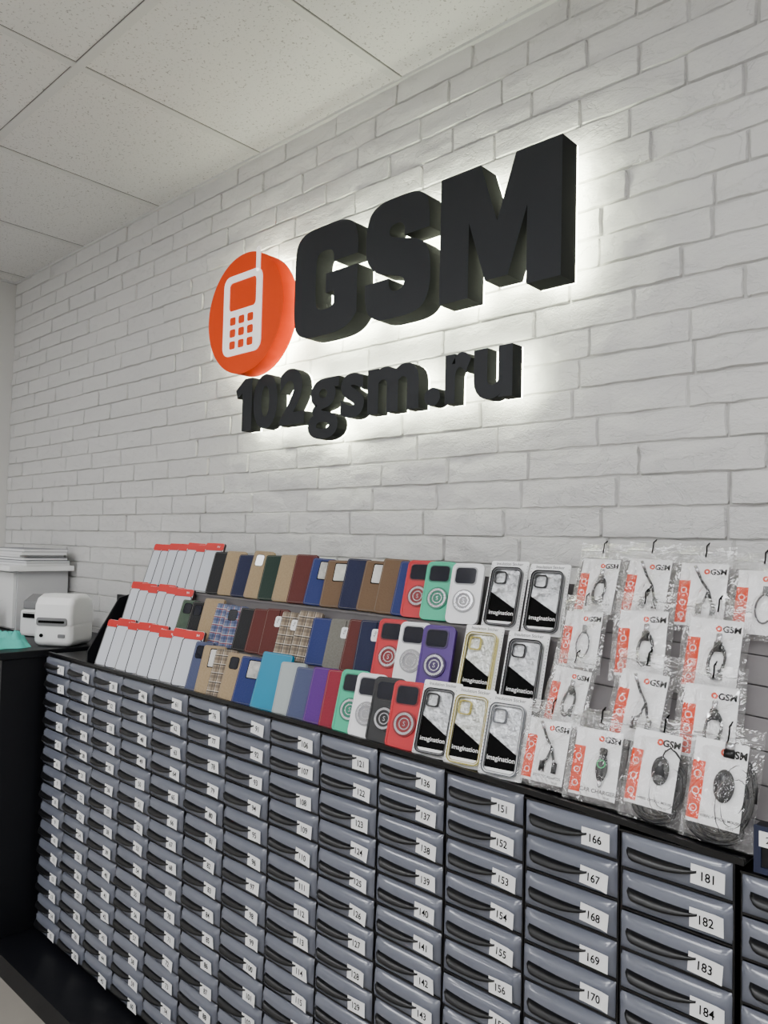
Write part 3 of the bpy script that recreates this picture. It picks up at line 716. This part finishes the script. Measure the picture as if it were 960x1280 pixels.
# ---------------------------------------------------------------- left corner
e=add('white_wall_cabinet',None,label='white laminate cabinet standing on the black counter by brick wall',cat='cabinet',loc=(-3.45,W(1.34),CT))
b=MB(); hh=Z(-.122)-CT
b.box(-.38,.34,-.11,.095,0,hh-.022,mat('cabinet_body_paint',(200,200,202),.5)); add('cabinet_body',b.mesh('wc'),parent=e,bevel=.002)
b=MB(); b.box(-.385,.385,-.160,.098,hh-.021,hh,M_whitec); add('cabinet_top',b.mesh('wt'),parent=e,bevel=.002)
b=MB(); b.box(-.37,-.01,-.122,-.111,.01,hh-.03,M_white); add('door',b.mesh('dd'),parent=e); b=MB(); b.box(-.005,.335,-.122,-.111,.01,hh-.03,M_white); add('door',b.mesh('dd'),parent=e)
tz=Z(-.122)+.0005
for k in range(6):
    th=.011+random.uniform(-.002,.003); b=MB(); w=.20+random.uniform(-.02,.015)
    c=[(222,222,222),(150,152,158),(60,60,66),(236,236,236)][k%4]
    mm=mat('catalog_%d_%d'%(c[0],c[2]),c,.5)
    b.box(-w,w,-.09,.09,0,.0014,mm); b.box(-w,w,-.09,.09,th-.0014,th,mm); b.box(-w+.003,w-.003,-.087,.087,.0014,th-.0014,M_paper)
    o=add('catalog',b.mesh('cat'),label='thin printed catalogue in a stack on the white cabinet',cat='magazine',group='stack of catalogues on the cabinet',loc=(-3.275+random.uniform(-.02,.02),W(1.325),tz)); o.rotation_euler[2]=random.uniform(-.05,.05); tz+=th+.0004
def rb(name,w,d,h,m,parent,loc,bev): 
    b=MB(); b.box(-w/2,w/2,-d/2,d/2,0,h,m); return add(name,b.mesh(name),parent=parent,loc=loc,bevel=bev)
e=add('label_printer',None,label='compact white label printer with dark paper slot on black counter',cat='printer',loc=(-2.628,W(1.205),CT+.001)); e.rotation_euler[2]=math.radians(34); e.scale=(1.06,1.0,1.05)
o=rb('printer_body',.135,.15,.085,M_white,e,(0,0,0),.022); o.modifiers[0].segments=6
b=MB(); P=[(-.073,.06),(-.076,.10),(-.072,.135),(-.058,.157),(-.03,.168),(.03,.166),(.060,.150),(.073,.12),(.075,.06)]; b.xprism(P,-.067,.067,M_white); o=add('printer_lid',b.mesh('lid'),parent=e,bevel=.014); o.modifiers[0].segments=4
b=MB(); b.prism(rr(.105,.026,.008,0,.080),-.0790,-.072,M_gray); add('front_bezel',b.mesh('bz'),parent=e,label='grey front bezel')
b=MB(); b.prism(rr(.09,.008,.003,0,.080),-.0805,-.0788,M_ink); add('paper_slot',b.mesh('slot'),parent=e,label='dark paper slot')
b=MB(); b.prism(rr(.024,.012,.003,.035,.035),-.0780,-.073,M_gray); add('button',b.mesh('btn'),parent=e,label='grey feed button')
b=MB(); b.prism(circ(.006,-.035,.035,16),-.0780,-.073,M_ink); add('button',b.mesh('btn'),parent=e,label='round dark power button')
e=add('receipt_printer',None,label='grey and white receipt printer beside the label printer',cat='printer',loc=(-2.90,W(1.27),CT+.001)); e.rotation_euler[2]=math.radians(20)
rb('printer_body',.14,.15,.10,M_white,e,(0,0,0),.012)
b=MB(); b.xprism([(-.07,.10),(-.07,.13),(-.03,.155),(.05,.15),(.07,.10)],-.06,.06,M_gray); add('printer_lid',b.mesh('lid2'),parent=e,bevel=.006)
b=MB(); b.box(-.045,.045,-.082,-.074,.07,.09,M_ink); add('paper_slot',b.mesh('sl2'),parent=e)
b=MB(); b.box(-.04,.04,-.095,-.080,.088,.0895,M_paper); add('receipt_paper',b.mesh('rp'),parent=e)
b=MB(); nu,nv=30,20
for j in range(nv+1):
    for i in range(nu+1):
        u=i/nu-.5; v=j/nv-.5
        hgt=.034*max(0,(1-(2*abs(u))**3)*(1-(2*abs(v))**3))+.034*abs(noise.noise(Vector((u*8,v*6,2.2))))*(1-(2*abs(u))**6)
        b.v.append((u*.22+.008*math.sin(v*9),v*.12+.010*math.sin(u*11),hgt+.001))
mi=b.mi(M_teal)
for j in range(nv):
    for i in range(nu):
        a=j*(nu+1)+i; b.f.append((a,a+1,a+nu+2,a+nu+1)); b.m.append(mi)
o=add('teal_cloth',b.mesh('cloth',smooth=True),label='crumpled teal cloth lying on the black counter',cat='cloth',loc=(-2.725,W(1.04),CT)); 
e=add('potted_plant',None,label='small green plant in a white pot on the counter',cat='plant',loc=(-3.19,W(1.14),CT+.001))
b=MB(); n=20; 
for z,rr_ in((0,.03),(.07,.042),(.07,.037),(.06,.034)): b.v+=[(rr_*math.cos(2*math.pi*i/n),rr_*math.sin(2*math.pi*i/n),z) for i in range(n)]
for k in range(3):
    for i in range(n): j=(i+1)%n; b.f.append((k*n+i,k*n+j,(k+1)*n+j,(k+1)*n+i)); b.m.append(b.mi(M_white))
b.f.append(tuple(range(3*n,4*n))); b.m.append(b.mi(mat('soil',(60,45,35),.9))); b.f.append(tuple(range(n))); b.m.append(0)
add('pot',b.mesh('pot'),parent=e)
b=MB()
for i in range(14):
    a=i*2.4; r_=.03+.012*(i%3); hz=.07+.008*(i%5)
    d=Vector((math.cos(a),math.sin(a),0)); p=Vector((-d.y,d.x,0))*.008
    c0=Vector((0,0,.06)); c1=c0+d*r_*.5+Vector((0,0,hz*.5)); c2=c0+d*r_*1.3+Vector((0,0,hz*.75))
    b.poly([c0,c1-p,c2,c1+p],M_leaf)
add('leaves',b.mesh('leaves',recalc=False),parent=e,kind='stuff')

# ---------------------------------------------------------------- camera & world
w=bpy.data.worlds.new('w'); scene.world=w; w.use_nodes=True
w.node_tree.nodes['Background'].inputs[0].default_value=(.9,.95,1,1); w.node_tree.nodes['Background'].inputs[1].default_value=.3
F=950.0
d1=Vector((-1026,15,F)).normalized(); d2=Vector((880,60,F)).normalized()
Xh=-d1; Yh=(d2-d2.dot(Xh)*Xh).normalized(); Zh=Xh.cross(Yh)
right=Vector((Xh.x,Yh.x,Zh.x)); down=Vector((Xh.y,Yh.y,Zh.y)); fwd=Vector((Xh.z,Yh.z,Zh.z))
R=Matrix((( right.x,-down.x,-fwd.x),(right.y,-down.y,-fwd.y),(right.z,-down.z,-fwd.z))).to_4x4()
cam=bpy.data.cameras.new('camera'); co=bpy.data.objects.new('camera',cam); col.objects.link(co)
cam.sensor_fit='HORIZONTAL'; cam.sensor_width=36; cam.lens=F/960*36; cam.clip_start=.05
co.matrix_world=Matrix.Translation((0,-D,H))@R
scene.camera=co
